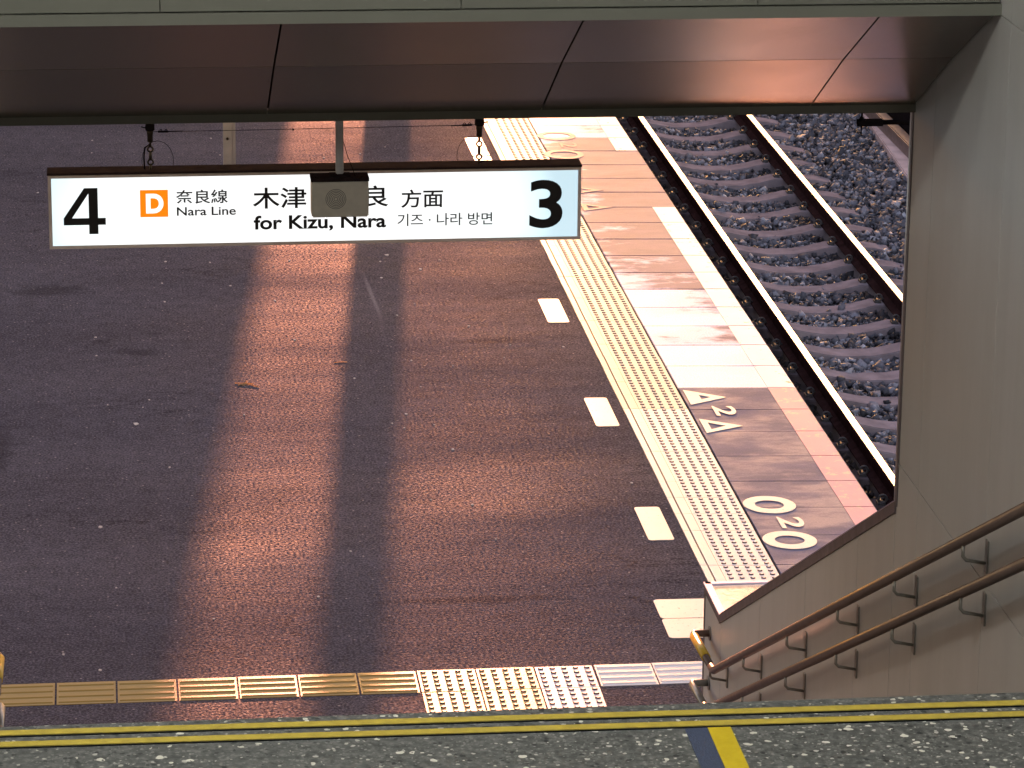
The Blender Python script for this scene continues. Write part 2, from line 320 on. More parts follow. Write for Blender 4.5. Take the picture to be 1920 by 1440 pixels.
# edges of slabs
edges = [12.3 + .5*i for i in range(9)] + [16.8, 17.32, 17.82, 18.329, 18.833, 19.333, 19.827, 20.321, 20.827, 21.30, 21.787, 22.298, 22.803, 23.289, 23.78, 24.274, 24.747, 25.242, 25.745, 26.266, 26.771, 27.276, 27.761, 28.252, 28.768, 29.274, 29.762, 30.27, 30.77, 31.27, 31.77]
EDGE = 4.42
for i in range(len(edges)-1):
    a, b = edges[i], edges[i+1]; pale = a > 21.7; g = 0.006 if pale else 0.0025
    big = abs(b - 21.30) < .01 or abs(a - 21.30) < .01
    mb = MB().add(para(3.65, EDGE, a+g, b-g, -0.10, -0.0005*(i % 3)), BF)
    if pale:
        lab = 'pale worn paving slab on the far stretch of the platform edge'; gr = 'pale edge slabs'
    else:
        lab = 'grey purple paving slab on the near stretch of the platform edge'; gr = 'grey edge slabs'
    o = mb.build('paving_slab', M['slab_pale'] if pale else M['slab_grey'], bevel=0.004 if pale else 0.002)
    tag(o, lab, 'paving slab', gr)
    o.color = (1, 1, 1, float(np.interp(a, [21.5, 22.4, 23.0, 23.5, 24.2, 24.8, 26, 28.2, 28.8, 29.3, 31], [.80, .66, .40, .62, .30, .12, -.1, -.05, .22, .55, .7])) + random.uniform(-.06, .06))
    # painted stripe along the track side
    if pale and 26.75 < a < 28.7: continue
    s0, s1 = a + g + .003, b - g - .003
    MB().add(para(4.235, EDGE-.008, s0, s1, -0.002, 0.0025), BF).build('edge_stripe', M['stripe_white'] if pale else M['stripe_pink'], o)
pe = MB().box(4.30, 4.405, 14, 60, -1.25, -0.101).box(3.64, 4.40, 31.78, 60, -0.1, 0).box(3.205, 3.64, 31.78, 60, -.06, 0).build('platform_edge_wall', M['conc']); tag(pe, 'concrete face of the platform above the track', 'platform edge', kind='structure')
jf = MB().box(3.217, 3.65, 12.0, 31.8, -0.06, -0.010).build('joint_bed', M['joint']); tag(jf, 'dark joint bed under the tactile strip', 'paving', kind='structure')

# tactile blocks ------------------------------------------------
def dot(mb, x, y, z, r0=0.0145, r1=0.0095, h=0.006, n=12):
    vs = []
    for r, zz in ((r0, z), (r0*0.9, z+h*0.55), (r1, z+h)):
        vs += [(x + r*math.cos(2*math.pi*k/n), y + r*math.sin(2*math.pi*k/n), zz) for k in range(n)]
    fs = [(l*n+k, l*n+(k+1) % n, (l+1)*n+(k+1) % n, (l+1)*n+k) for l in range(2) for k in range(n)] + [tuple(2*n+k for k in range(n))]
    mb.add(vs, fs)
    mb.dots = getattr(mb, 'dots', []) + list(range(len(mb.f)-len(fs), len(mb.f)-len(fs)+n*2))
def edge_block():
    mb = MB(); sk = SK
    def pb(x0, x1, z1): mb.add([(a, b + sk*a, c) for a, b, c in [(x0,.0015,-.03),(x1,.0015,-.03),(x1,.2985,-.03),(x0,.2985,-.03),(x0,.0015,z1),(x1,.0015,z1),(x1,.2985,z1),(x0,.2985,z1)]], BF)
    pb(0.0, 0.036, 0.004); pb(0.046, 0.100, 0.0035); pb(0.103, 0.412, 0.002)
    for i in range(5):
        for j in range(5):
            x = 0.137 + 0.060*i; dot(mb, x, 0.03 + 0.060*j + sk*x, 0.002)
    return mb
b0 = None
PR = edge_block()
y = 16.5 - 13*0.3; k = 0
blocks = []
while y < 31.6:
    near = y < 21.2
    key = 'n' if near else 'f'
    src = next((q for kk, q in blocks if kk == key), None)
    if src is None:
        o = PR.build('tactile_block', M['tact_white'] if near else M['tact_edge'])
    else:
        o = src.copy(); col.objects.link(o)
    blocks.append((key, o)); o.location = (3.222 + random.uniform(-.001, .001), y - SK*0.0 + 0.03, random.uniform(-.0008, .0008)); o.rotation_euler.z = random.uniform(-.002, .002)
    tag(o, 'whitish dotted tactile block in the near run beside the grey edge slabs' if near else 'cream dotted tactile block in the far run beside the pale edge slabs', 'tactile paving', 'near edge tactile blocks' if near else 'far edge tactile blocks')
    y += 0.3 if k % 7 else 0.304; k += 1

def foot_dot_block(m):
    mb = MB().box(.002, .298, .002, .298, -.03, .004)
    for i in range(5):
        for j in range(5): dot(mb, .03+.06*i, .03+.06*j, .004, 0.0155, 0.0105, 0.0065)
    return mb.build('dot_tactile_block', m)
FX = 1.498
fd = [('ochre dotted block at the far left of the six at the stair foot', 'tact_foot_pale', 0, 1), ('sandy dotted block in the far middle of the six at the stair foot', 'tact_foot_pale', 1, 1),
      ('pale dotted block at the far right of the six beside the ribbed blocks', 'tact_white', 2, 1), ('sandy dotted block at the near left of the six at the stair foot', 'tact_foot_pale', 0, 0),
      ('pinkish dotted block in the near middle of the six at the stair foot', 'tact_foot_pale', 1, 0), ('pale dotted block at the near right corner of the six at the stair foot', 'tact_white', 2, 0)]
for lab, m, i, j in fd:
    o = foot_dot_block(M[m]); o.location = (FX + .3045*i, 16.262 + .304*j, random.uniform(-.001, .001)); o.rotation_euler.z = random.uniform(-.004, .004)
    tag(o, lab, 'tactile paving', 'dotted blocks at the stair foot')
def bar_block(m):
    mb = MB().box(.002, .298, .002, .298, -.03, .003)
    for j in range(4):
        y0 = .0375 + .075*j
        mb.prism([(y0-.0175, .003), (y0-.011, .0085), (y0+.011, .0085), (y0+.0175, .003)], .012, .288, 'x')
    return mb.build('ribbed_tactile_block', m)
for i in range(8):
    o = bar_block(M['tact_foot']); o.location = (FX - .306*(i+1), 16.565 + random.uniform(-.002, .002), random.uniform(-.001, .001)); o.rotation_euler.z = random.uniform(-.004, .004)
    tag(o, 'ochre ribbed tactile block in the row left of the dotted blocks', 'tactile paving', 'ribbed blocks left of the dotted blocks')
for i in range(6):
    o = bar_block(M['tact_white']); o.location = (FX + .918 + .304*i, 16.570 + (.006 if i == 1 else 0), random.uniform(-.001, .001)); o.rotation_euler.z = random.uniform(-.006, .006)
    tag(o, 'pale ribbed tactile block in the short row right of the dotted blocks', 'tactile paving', 'ribbed blocks right of the dotted blocks')

# painted marks -------------------------------------------------
def rrect(x0, x1, y0, y1, z, r=.02, sk=-0.03):
    pts = []
    for cx, cy, a in ((x1-r, y1-r, 0), (x0+r, y1-r, 90), (x0+r, y0+r, 180), (x1-r, y0+r, 270)):
        for t in range(5):
            q = R(a + 90*t/4); pts.append((cx + r*math.cos(q), cy + r*math.sin(q)))
    return [(x, y + sk*(x-x0), z) for x, y in pts]
def flat(name, pts, mat, parent=None, th=.003):
    n = len(pts); top = list(pts); bot = [(x, y, z-th) for x, y, z in pts]
    return MB().add(top + bot, [tuple(range(n)), tuple(range(2*n-1, n-1, -1))] + [(i, (i+1) % n, (i+1) % n + n, i+n) for i in range(n)]).build(name, mat, parent)
dl = ['farthest white dash, partly behind the hanging chain', 'white dash beside the tactile strip just below the hanging sign', 'white dash in the middle, beside the tactile strip, with a scuffed right edge', 'near white dash level with the two rings on the platform edge']
for i, (x0, x1, y0, y1) in enumerate(((3.005, 3.150, 28.62, 29.30), (2.997, 3.146, 23.42, 24.04), (3.000, 3.148, 20.985, 21.60), (3.000, 3.148, 18.79, 19.38))):
    tag(flat('painted_dash', rrect(x0, x1, y0, y1, .004), M['white_paint']), dl[i], 'road marking', 'white dashes beside the tactile strip')
tag(flat('painted_dash', rrect(3.005, 3.150, 27.95, 28.58, .004), M['white_paint']), 'white dash end showing just above the sign under the chain', 'road marking', 'white dashes beside the tactile strip')
tag(flat('painted_square', rrect(2.872, 3.46, 17.520, 17.812, .004, .025), M['white_paint']), 'farther of the two white rectangles beside the wall end', 'road marking', 'white rectangles by the wall end')
tag(flat('painted_square', rrect(2.872, 3.46, 17.222, 17.510, .004, .025), M['white_paint']), 'nearer of the two white rectangles, just above the yellow handrail sleeve', 'road marking', 'white rectangles by the wall end')

def ring_part(parent, cx, cy, rx, ry, ix, iy, m, z=.006, n=48, name='ring'):
    vs = []
    for r_, q in ((1, z), (0, z), (1, z-.003), (0, z-.003)):
        for i in range(n):
            a = 2*math.pi*i/n; X = (rx if r_ else ix)*math.cos(a); Y = (ry if r_ else iy)*math.sin(a)
            vs.append((cx + X, cy + Y + SK*X, q))
    f = []
    for i in range(n):
        j = (i+1) % n
        f += [(i, j, n+j, n+i), (2*n+i, 3*n+i, 3*n+j, 2*n+j), (i, 2*n+i, 2*n+j, j), (n+i, n+j, 3*n+j, 3*n+i)]
    return MB().add(vs, f).build(name, m, parent)
def tri_part(parent, x0, x1, yc, hw, m, worn=False, z=.006, name='triangle'):
    # hollow triangle pointing towards the track
    o = [(x0, yc+hw), (x0, yc-hw), (x1, yc)]; w = .042 if not worn else .034
    cx = sum(p[0] for p in o)/3
    i_ = [(x0+w, yc+hw*.50), (x0+w, yc-hw*.50), (x0+(x1-x0)*.58, yc)]
    if worn: i_ = [(x0+.085, yc+hw*.33), (x0+.085, yc-hw*.33), (x0+(x1-x0)*.60, yc)]
    def P(p, zz): return (p[0], p[1] + SK*(p[0]-x0), zz)
    vs = [P(p, z) for p in o+i_] + [P(p, z-.003) for p in o+i_]; f = []
    for k in range(3):
        j = (k+1) % 3; f += [(k, j, 3+j, 3+k), (6+k, 9+k, 9+j, 6+j), (k, 6+k, 6+j, j), (3+k, 3+j, 9+j, 9+k)]
    return MB().add(vs, f).build(name, m, parent)

# text -> mesh fitted to a box --------------------------------
def text_mesh(body, offset=0.0, shear=0.0):
    cu = bpy.data.curves.new('t', 'FONT'); cu.body = body; cu.size = 1; cu.offset = offset; cu.fill_mode = 'BOTH' if False else 'FRONT'; cu.dimensions = '2D'; cu.resolution_u = 6
    ob = bpy.data.objects.new('t', cu); col.objects.link(ob); bpy.context.view_layer.update()
    me = bpy.data.meshes.new_from_object(ob.evaluated_get(bpy.context.evaluated_depsgraph_get()))
    vs = [tuple(v.co) for v in me.vertices]; fs = [tuple(p.vertices) for p in me.polygons]
    bpy.data.objects.remove(ob); bpy.data.curves.remove(cu); bpy.data.meshes.remove(me); return vs, fs
def text_on(name, body, fit, mapper, mat, parent, offset=0.0):
    vs, fs = text_mesh(body, offset)
    x0 = min(v[0] for v in vs); x1 = max(v[0] for v in vs); y0 = min(v[1] for v in vs); y1 = max(v[1] for v in vs)
    (u0, w0, u1, w1) = fit
    P = [mapper(u0 + (v[0]-x0)/(x1-x0)*(u1-u0), w0 + (v[1]-y0)/(y1-y0)*(w1-w0)) for v in vs]
    me = bpy.data.meshes.new(name); me.from_pydata(P, [], fs); me.materials.append(mat)
    o = bpy.data.objects.new(name, me); col.objects.link(o)
    if parent is not None: o.parent = parent; o.matrix_parent_inverse = Matrix.Translation(-Vector(parent.location))
    return o
def on_slab(u, w, z=.006): # reading up = +X, reading right = -Y
    return (w, -u + SK*(w-3.85), z)
mk = empty('boarding_mark', (3.8, 21.25, 0), 'two white hollow triangles with a 2 between them, upper one worn into an A', 'road marking')
tri_part(mk, 3.670, 3.925, 21.555, .165, M['white_paint'], True); tri_part(mk, 3.670, 3.922, 20.93, .150, M['white_paint'])
text_on('numeral', '2', (-21.345, 3.795, -21.135, 3.935), on_slab, M['white_paint'], mk, .02)
mk = empty('boarding_mark', (3.8, 19.05, 0), 'two fresh white rings with a 2 between them near the wall', 'road marking')
ring_part(mk, 3.803, 19.355, .154, .158, .085, .080, M['white_paint']); ring_part(mk, 3.803, 18.72, .154, .155, .085, .078, M['white_paint'])
text_on('numeral', '2', (-19.125, 3.800, -18.925, 3.945), on_slab, M['white_paint'], mk, .02)
mk = empty('boarding_mark', (3.8, 28.9, 0), 'faded rings with a faint 2, above the sign\'s right end', 'road marking')
ring_part(mk, 3.775, 28.61, .165, .165, .115, .105, M['faded_paint'], .004); ring_part(mk, 3.80, 29.32, .165, .165, .115, .105, M['faded_paint'], .004)
text_on('numeral', '2', (-29.05, 3.79, -28.87, 3.93), lambda u, w: on_slab(u, w, .0045), M['faded_paint'], mk)
mk = empty('boarding_mark', (3.8, 27.2, 0), 'faint worn triangle with a 2, just right of the sign', 'road marking')
tri_part(mk, 3.70, 3.93, 27.33, .12, M['faded_paint'], z=.004); tri_part(mk, 3.68, 3.92, 26.75, .12, M['faded_paint'], z=.004)

# litter and stains --------------------------------------------
mb = MB()
for i in range(95):
    x = random.uniform(-.6, 3.1); y = random.uniform(16.0, 30.5)
    if 16.2 < y < 17.9 and (x > 1.4 or y < 17): continue
    r = random.uniform(.004, .010) * (1.7 if random.random() < .12 else 1); n = 7; a0 = random.random()*6
    ps = [(x + r*math.cos(a0+6.283*k/n)*random.uniform(.7, 1.3), y + 1.5*r*math.sin(a0+6.283*k/n)*random.uniform(.7, 1.3)) for k in range(n)]
    mb.add([(a, b, .0035) for a, b in ps] + [(a, b, -.001) for a, b in ps], [tuple(range(n)), tuple(range(2*n-1, n-1, -1))] + [(k, (k+1) % n, (k+1) % n + n, k+n) for k in range(n)])
tag(mb.build('litter_flecks', M['fleck']), 'pale gum spots and crumbs scattered over the asphalt', 'litter', kind='stuff')
mb = MB()
for pts in ([(0,0,.004),(.05,.03,.007),(.10,.02,.005)], [(.04,.02,.007),(.06,.09,.005)], [(.05,.03,.007),(.13,-.05,.004)], [(-.02,.05,.004),(.04,.03,.007)]): mb.tube(pts, .003, 6)
mb.add([(0,0,.006),(.03,.04,.009),(.07,.03,.007),(.04,-.015,.005)], [(0,1,2,3)])
o = mb.build('dry_leaf', M['leaf']); o.location = (.79, 22.07, 0); tag(o, 'curled dry leaf at the left edge of the orange light band', 'leaf')
o = MB().tube([(0,0,.003),(.04,.008,.004),(.085,.004,.003)], .0025, 6).build('twig', M['leaf']); o.location = (1.45, 22.55, 0); tag(o, 'short pale twig at the right edge of the orange light band', 'twig')
def blob(name, cx, cy, rx, ry, mat, z=.002):
    n = 40; ph = [random.uniform(0, 6.28) for _ in range(4)]; ps = []
    for k in range(n):
        a = 2*math.pi*k/n; q = 1 + sum(.09*math.sin((j+2)*a + ph[j]) for j in range(4)); ps.append((cx+rx*q*math.cos(a), cy+ry*q*math.sin(a), z))
    return flat(name, ps, mat, None, .0025)

# ------------------------------------------------------------------ track
RX1, RX2, ZT = 5.331, 6.446, -0.98
def rail(x, label):
    e = empty('rail', (x, 20, ZT-.153), label, 'rail', 'rails of the track')
    w, hw = .0325, .0635
    MB().prism([(x-hw, ZT-.153), (x+hw, ZT-.153), (x+hw, ZT-.143), (x+.012, ZT-.118), (x+.008, ZT-.055), (x+w, ZT-.040), (x+w, ZT-.008), (x+w-.004, ZT-.002),
                (x-w+.004, ZT-.002), (x-w, ZT-.008), (x-w, ZT-.040), (x-.008, ZT-.055), (x-.012, ZT-.118), (x-hw, ZT-.143)], 12, 90, 'y').build('rail_web', M['rail_side'], e)
    MB().prism([(x-w+.003, ZT-.004), (x+w-.003, ZT-.004), (x+w-.006, ZT), (x-w+.006, ZT)], 12, 90, 'y').build('running_surface', M['rail_top'], e)
rail(RX1, 'left rail, nearer the platform, rusty with a polished bright top'); rail(RX2, 'right rail, farther from the platform, rusty with a polished bright top')
cxs = (RX1+RX2)/2; zs = ZT - .153
prof = [(-1.0, -.055), (-.84, -.022), (-.70, -.004), (-.42, -.004), (-.26, -.040), (-.12, -.060), (.12, -.060), (.26, -.040), (.42, -.004), (.70, -.004), (.84, -.022), (1.0, -.055)]
def make_sleeper(y0):
    e = empty('sleeper', (cxs, y0, zs), 'concrete railway sleeper crossing under both rails', 'sleeper', 'concrete sleepers')
    vs = []; n = len(prof)
    for x, z in prof:
        w = .115 - .012*math.cos(x*3.1)*0; vs += [(cxs+x, y0-w, zs+z), (cxs+x, y0+w, zs+z), (cxs+x, y0+w+.02, zs-.17), (cxs+x, y0-w-.02, zs-.17)]
    fs = [(i*4+k, i*4+(k+1) % 4, (i+1)*4+(k+1) % 4, (i+1)*4+k) for i in range(n-1) for k in range(4)] + [(0,3,2,1), ((n-1)*4, (n-1)*4+1, (n-1)*4+2, (n-1)*4+3)]
    MB().add(vs, fs).build('sleeper_block', M['sleeper'], e, bevel=.008)
    for rx in (RX1, RX2):
        for s in (-1, 1):
            x = rx + s*.088
            m = MB().torus((x, y0-.015, zs+.036), 'y', .029, .0085, 18, 7)
            m.tube([(x, y0-.015, zs+.005), (x, y0+.06, zs+.008), (x-s*.035, y0+.055, zs+.022), (x-s*.045, y0+.0, zs+.020)], .009, 7)
            m.tube([(x, y0-.05, zs+.004), (x, y0+.05, zs+.004)], .016, 8).box(min(x, x+s*.03)-.005, max(x, x+s*.03)+.005, y0-.04, y0+.04, zs-.006, zs+.012)
            m.build('rail_clip', M['clip'], e)
    return e
s0 = make_sleeper(22.66)
for i in range(-1, 21):
    if i == 0: continue
    c = copy_tree(s0); c.location = (cxs + random.uniform(-.012, .012), 22.66 + .6525*i + random.uniform(-.02, .02), zs); c.rotation_euler.z = random.uniform(-.006, .006)

def build_ballast():
    N = 90000
    X = np.random.uniform(4.55, 9.6, N); Y = np.random.uniform(20.5, 38.0, N)
    # keep the rail tables free
    ok = (np.abs(X-RX1) > .075) & (np.abs(X-RX2) > .075); X, Y = X[ok], Y[ok]
    ph = ((Y - 22.66 + .326) % .6525) - .326; on = (np.abs(ph) < .115) & (np.abs(X-cxs) < 1.0)
    edge_keep = np.random.rand(len(X)) < np.where(np.abs(X-cxs) < .95, .02, .30)
    keep = ~on | edge_keep; X, Y, on = X[keep], Y[keep], on[keep]
    n = len(X)
    dd = np.abs(X-cxs); lift = np.interp(dd, [0, .3, .95, 1.25, 1.6], [-.100, -.080, -.062, .0, .03])
    Z = zs + lift + np.random.uniform(-.03, .018, n) + .012*np.sin(Y*2.1+X*3) + np.where(on, .02, 0)
    S = np.clip(np.random.lognormal(math.log(.0195), .33, n), .010, .042) * np.where(on, .8, 1)
    base = np.array([(-1,-1,-1),(1,-1,-1),(1,1,-1),(-1,1,-1),(-1,-1,1),(1,-1,1),(1,1,1),(-1,1,1)], float)*.8
    quads = np.array([(0,3,2,1),(4,5,6,7),(0,1,5,4),(1,2,6,5),(2,3,7,6),(3,0,4,7)])
    tris = np.concatenate([quads[:, [0,1,2]], quads[:, [0,2,3]]])
    V = base[None] * S[:, None, None] * np.random.uniform(.55, 1.25, (n, 1, 3)) + np.random.uniform(-.5, .5, (n, 8, 3)) * S[:, None, None]
    q = np.random.normal(size=(n, 4)); q /= np.linalg.norm(q, axis=1)[:, None]; w, x, y, z = q.T
    Rm = np.stack([1-2*(y*y+z*z), 2*(x*y-w*z), 2*(x*z+w*y), 2*(x*y+w*z), 1-2*(x*x+z*z), 2*(y*z-w*x), 2*(x*z-w*y), 2*(y*z+w*x), 1-2*(x*x+y*y)], 1).reshape(n, 3, 3)
    V = np.einsum('nij,nkj->nki', Rm, V) + np.stack([X, Y, Z], 1)[:, None]
    F = (tris[None] + (np.arange(n)*8)[:, None, None]).reshape(-1, 3)
    me = bpy.data.meshes.new('ballast'); me.vertices.add(n*8); me.vertices.foreach_set('co', V.astype(np.float32).ravel())
    nf = len(F); me.loops.add(nf*3); me.loops.foreach_set('vertex_index', F.astype(np.int32).ravel())
    me.polygons.add(nf); me.polygons.foreach_set('loop_start', np.arange(0, nf*3, 3, dtype=np.int32)); me.polygons.foreach_set('loop_total', np.full(nf, 3, dtype=np.int32))
    me.update(calc_edges=True)
    at = me.attributes.new('shade', 'FLOAT', 'POINT'); at.data.foreach_set('value', np.repeat(np.random.beta(1.1, 1.7, n), 8).astype(np.float32))
    me.materials.append(M['ballast']); o = bpy.data.objects.new('ballast', me); col.objects.link(o)
    tag(o, 'bluish grey crushed stone ballast around the track', 'ballast', kind='stuff')
build_ballast()
gb = MB().box(4.41, 12.5, 12, 120, -1.30, -1.262).build('ballast_bed', M['earth']); tag(gb, 'dark bed under the loose ballast', 'ground', kind='structure')
# beyond the track
o = MB().add([(7.38,30,-1.2),(7.56,30,-1.2),(7.99,37,-1.2),(7.81,37,-1.2),(7.38,30,-1.03),(7.56,30,-1.03),(7.99,37,-1.03),(7.81,37,-1.03)], BF).build('kerb', M['curb'], bevel=.01)
tag(o, 'pale pinkish concrete kerb crossing the far corner of the ballast', 'kerb')
o = MB().box(7.68, 7.79, 31.0, 60, -1.2, -.90).build('cable_trough', M['trim'], bevel=.01); tag(o, 'straight grey cable trough running beyond the ballast', 'cable trough')
o = MB().box(7.82, 7.90, 26, 60, -1.25, -.6).build('deep_shade_panel', M['black']); tag(o, 'black sheet standing in for deep shade in the far right corner of the opening', 'shade_panel')  # black stand-in for the deep shade beyond the trough

# ------------------------------------------------------------------ stair enclosure
XW, XL = 2.60, -0.61
SL = (2.841-1.237)/(14.256-11.03)
def top_z(y): return 1.235 if y >= 14.256 else 1.237 + (14.256-y)*SL
def panels(mb, x0, x1, side):
    cols = [14.655, 14.23, 13.36, 12.47, 11.585, 11.03]
    g = .002
    for a, b in zip(cols[:-1], cols[1:]):
        hi, lo = a-g, b+g
        mb.prism([(lo, 0.0), (hi, 0.0), (hi, top_z(hi)-.012), (lo, top_z(lo)-.012)], x0, x1, 'x')
    cols2 = [11.028, 10.72, 9.84, 8.96, 8.08, 7.2, 6.3, 5.4, 4.5, 3.6, 2.7, 1.8, .9, 0, -1, -2, -3, -4]
    for a, b in zip(cols2[:-1], cols2[1:]):
        for z0, z1 in ((0, 2.982), (2.982, 4.70), (4.70, 6.2), (6.2, 7.70)):
            hi, lo = a-g, b+g
            mb.prism([(lo, z0+g), (hi, z0+g), (hi, z1-g), (lo, z1-g)], x0, x1, 'x')
    return mb
def stair_wall(xf, xb, label, s):
    e = empty('stair_wall', (xf, 14.66, 0), label, 'wall')
    c = s*.012
    cw = MB()
    prof_ = [(-4, 0), (14.64, 0), (14.64, 1.215), (14.256, 1.215), (11.035, 2.815), (11.022, 2.82), (11.022, 7.69), (-4, 7.69)]
    cw.prism(prof_, xf+c, xb, 'x').build('wall_core', M['core'], e)
    panels(MB(), xf, xf+c*.98, s).build('wall_panel', M['panel'], e)
    # outer face
    MB().prism([(y, z) for y, z in prof_], xb, xb+s*.012, 'x').build('outer_cladding', M['panel'], e)
    xa, xz = sorted((xf-s*.004, xb+s*.014))
    # end post face
    MB().box(min(xf-s*.002, xb+s*.013), max(xf-s*.002, xb+s*.013), 14.641, 14.668, 0, 1.222).build('end_trim', M['trim'], e)
    # sloped dark edging seen along the top of the parapet
    t = .030
    MB().prism([(14.262, 1.237-t-.01), (14.262, 1.237), (11.030, 2.841), (11.018, 2.841), (11.018, 2.80), (11.030, 2.80)], *sorted((xf-s*.006, xf+s*.02)), 'x').build('parapet_edging', M['trim'], e)
    MB().prism([(14.262, 1.237), (14.262, 1.243), (11.030, 2.847), (11.030, 2.841)], xa, xz, 'x').build('sloped_cap', M['steel'], e)
    # horizontal cap at the stair foot : bright rim and steel plate
    cp = MB().box(xa, xz, 14.258, 14.672, 1.222, 1.236).build('flat_cap', M['steel'], e)
    r0, r1 = sorted((xf-s*.006, xf+s*.026))
    MB().box(r0, r1, 14.256, 14.674, 1.2365, 1.243).box(min(xf, xb), max(xf, xb), 14.648, 14.674, 1.2365, 1.243).build('cap_rim', M['stripe_white'], cp)
    MB().box(*sorted((xf-s*.004, xf+s*.0)), 14.264, 14.66, 1.20, 1.222).build('rim_shadow_trim', M['trim'], e)
    # jamb of the opening
    MB().box(*sorted((xf-s*.005, xf+s*.018)), 11.022, 11.040, 2.845, 4.19).build('jamb_trim', M['alu'], e)
    MB().box(*sorted((xf-s*.004, xf+s*.018)), 11.004, 11.0215, 2.83, 4.19).build('jamb_seal', M['trim'], e)
    return e
stair_wall(XW, XW+.285, 'beige panelled wall on the right of the stairs', 1)
stair_wall(XL, XL-.285, 'matching panelled wall on the left, outside the frame', -1)

# header over the opening : sloped soffit
e = empty('stairway_header', (1, 10.5, 4.2), 'dark sloping soffit beam across the top of the opening', 'beam')
g = .003
XA, XB = XL-.3, XW
cols = [-.91, -.40, .4955, 1.374, 2.2505, 2.598]
p0, pm, p1 = (9.985, 4.705), (10.497, 4.466), (10.985, 4.214)
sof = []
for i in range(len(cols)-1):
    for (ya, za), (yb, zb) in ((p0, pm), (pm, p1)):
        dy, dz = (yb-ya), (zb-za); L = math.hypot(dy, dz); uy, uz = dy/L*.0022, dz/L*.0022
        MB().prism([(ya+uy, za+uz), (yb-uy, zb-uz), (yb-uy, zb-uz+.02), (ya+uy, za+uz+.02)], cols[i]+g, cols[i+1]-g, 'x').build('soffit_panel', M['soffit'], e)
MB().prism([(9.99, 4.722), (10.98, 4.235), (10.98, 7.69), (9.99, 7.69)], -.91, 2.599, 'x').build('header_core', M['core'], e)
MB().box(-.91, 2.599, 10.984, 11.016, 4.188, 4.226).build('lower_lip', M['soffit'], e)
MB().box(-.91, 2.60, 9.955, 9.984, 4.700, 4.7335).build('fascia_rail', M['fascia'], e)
for i, (a, b) in enumerate(zip([-.91, .148, 1.01, 1.876], [.148, 1.01, 1.876, 2.598])):
    for z0, z1 in ((4.738, 6.2), (6.204, 7.69)):
        MB().box(a+.0015, b-.0015, 9.962, 9.984, z0, z1).build('fascia_panel', M['fascia'], e)
# concourse : floors, stairs, ceiling
st = MB()
for k in range(23):       # lower flight
    st.box(XL, XW, 6.75 + .333*k, 6.75 + .333*(k+1), -.02, 3.88 - .1617*(k+1))
st.build('staircase', M['terrazzo']); tag(bpy.data.objects['staircase'], 'terrazzo steps going down to the platform, hidden below the landing edge', 'stairs', kind='structure')
ld = MB().box(XL, XW, 5.40, 6.722, 3.60, 3.88)
for k in range(8): ld.box(XL, XW, 5.40-.32*(k+1), 5.40-.32*k, 3.4, 3.88 + .1525*(k+1))
ld.box(XL, XW, -4, 2.84, 4.8, 5.10).build('landing', M['terrazzo'], bevel=.004); tag(bpy.data.objects['landing'], 'grey speckled terrazzo landing in the foreground', 'landing', kind='structure')
ce = MB().box(-.91, 2.9, -4.2, 11.0, 7.70, 7.9).box(-.91, 2.9, -4.2, -4.0, 0, 7.7).build('concourse_ceiling', M['panel']); tag(ce, 'ceiling and rear wall of the concourse', 'ceiling', kind='structure')
# nosing strips
def strip(y0, y1, z, lab):
    e = empty('nosing_strip', (1, y0, z), lab, 'stair nosing', 'yellow nosing strips')
    k = -.011
    f = lambda x, y: y + k*(x-1)
    def q(ya, yb, za, zb, n, m): MB().add([(XL,f(XL,ya),za),(XW,f(XW,ya),za),(XW,f(XW,yb),za),(XL,f(XL,yb),za),(XL,f(XL,ya),zb),(XW,f(XW,ya),zb),(XW,f(XW,yb),zb),(XL,f(XL,yb),zb)], BF).build(n, m, e)
    q(y0, y1, z-.001, z+.004, 'grip_strip', M['nosing']); q(y0-.0035, y0-.0003, z-.001, z+.0025, 'channel_edge', M['nosing_dark'])
strip(6.650, 6.676, 3.88, 'yellow grip strip along the very edge of the landing'); strip(6.590, 6.616, 3.88, 'second yellow grip strip, set back from the landing edge, meeting the tape')
tag(MB().box(1.180, 1.2275, 5.42, 6.581, 3.8795, 3.8822).build('floor_tape', M['tape_yellow']), 'bright yellow floor tape ending at the nosing', 'tape')
tag(MB().box(1.133, 1.1795, 5.42, 6.581, 3.8795, 3.8818).build('floor_tape', M['tape_blue']), 'ribbed slate blue floor tape left of the yellow one', 'tape')

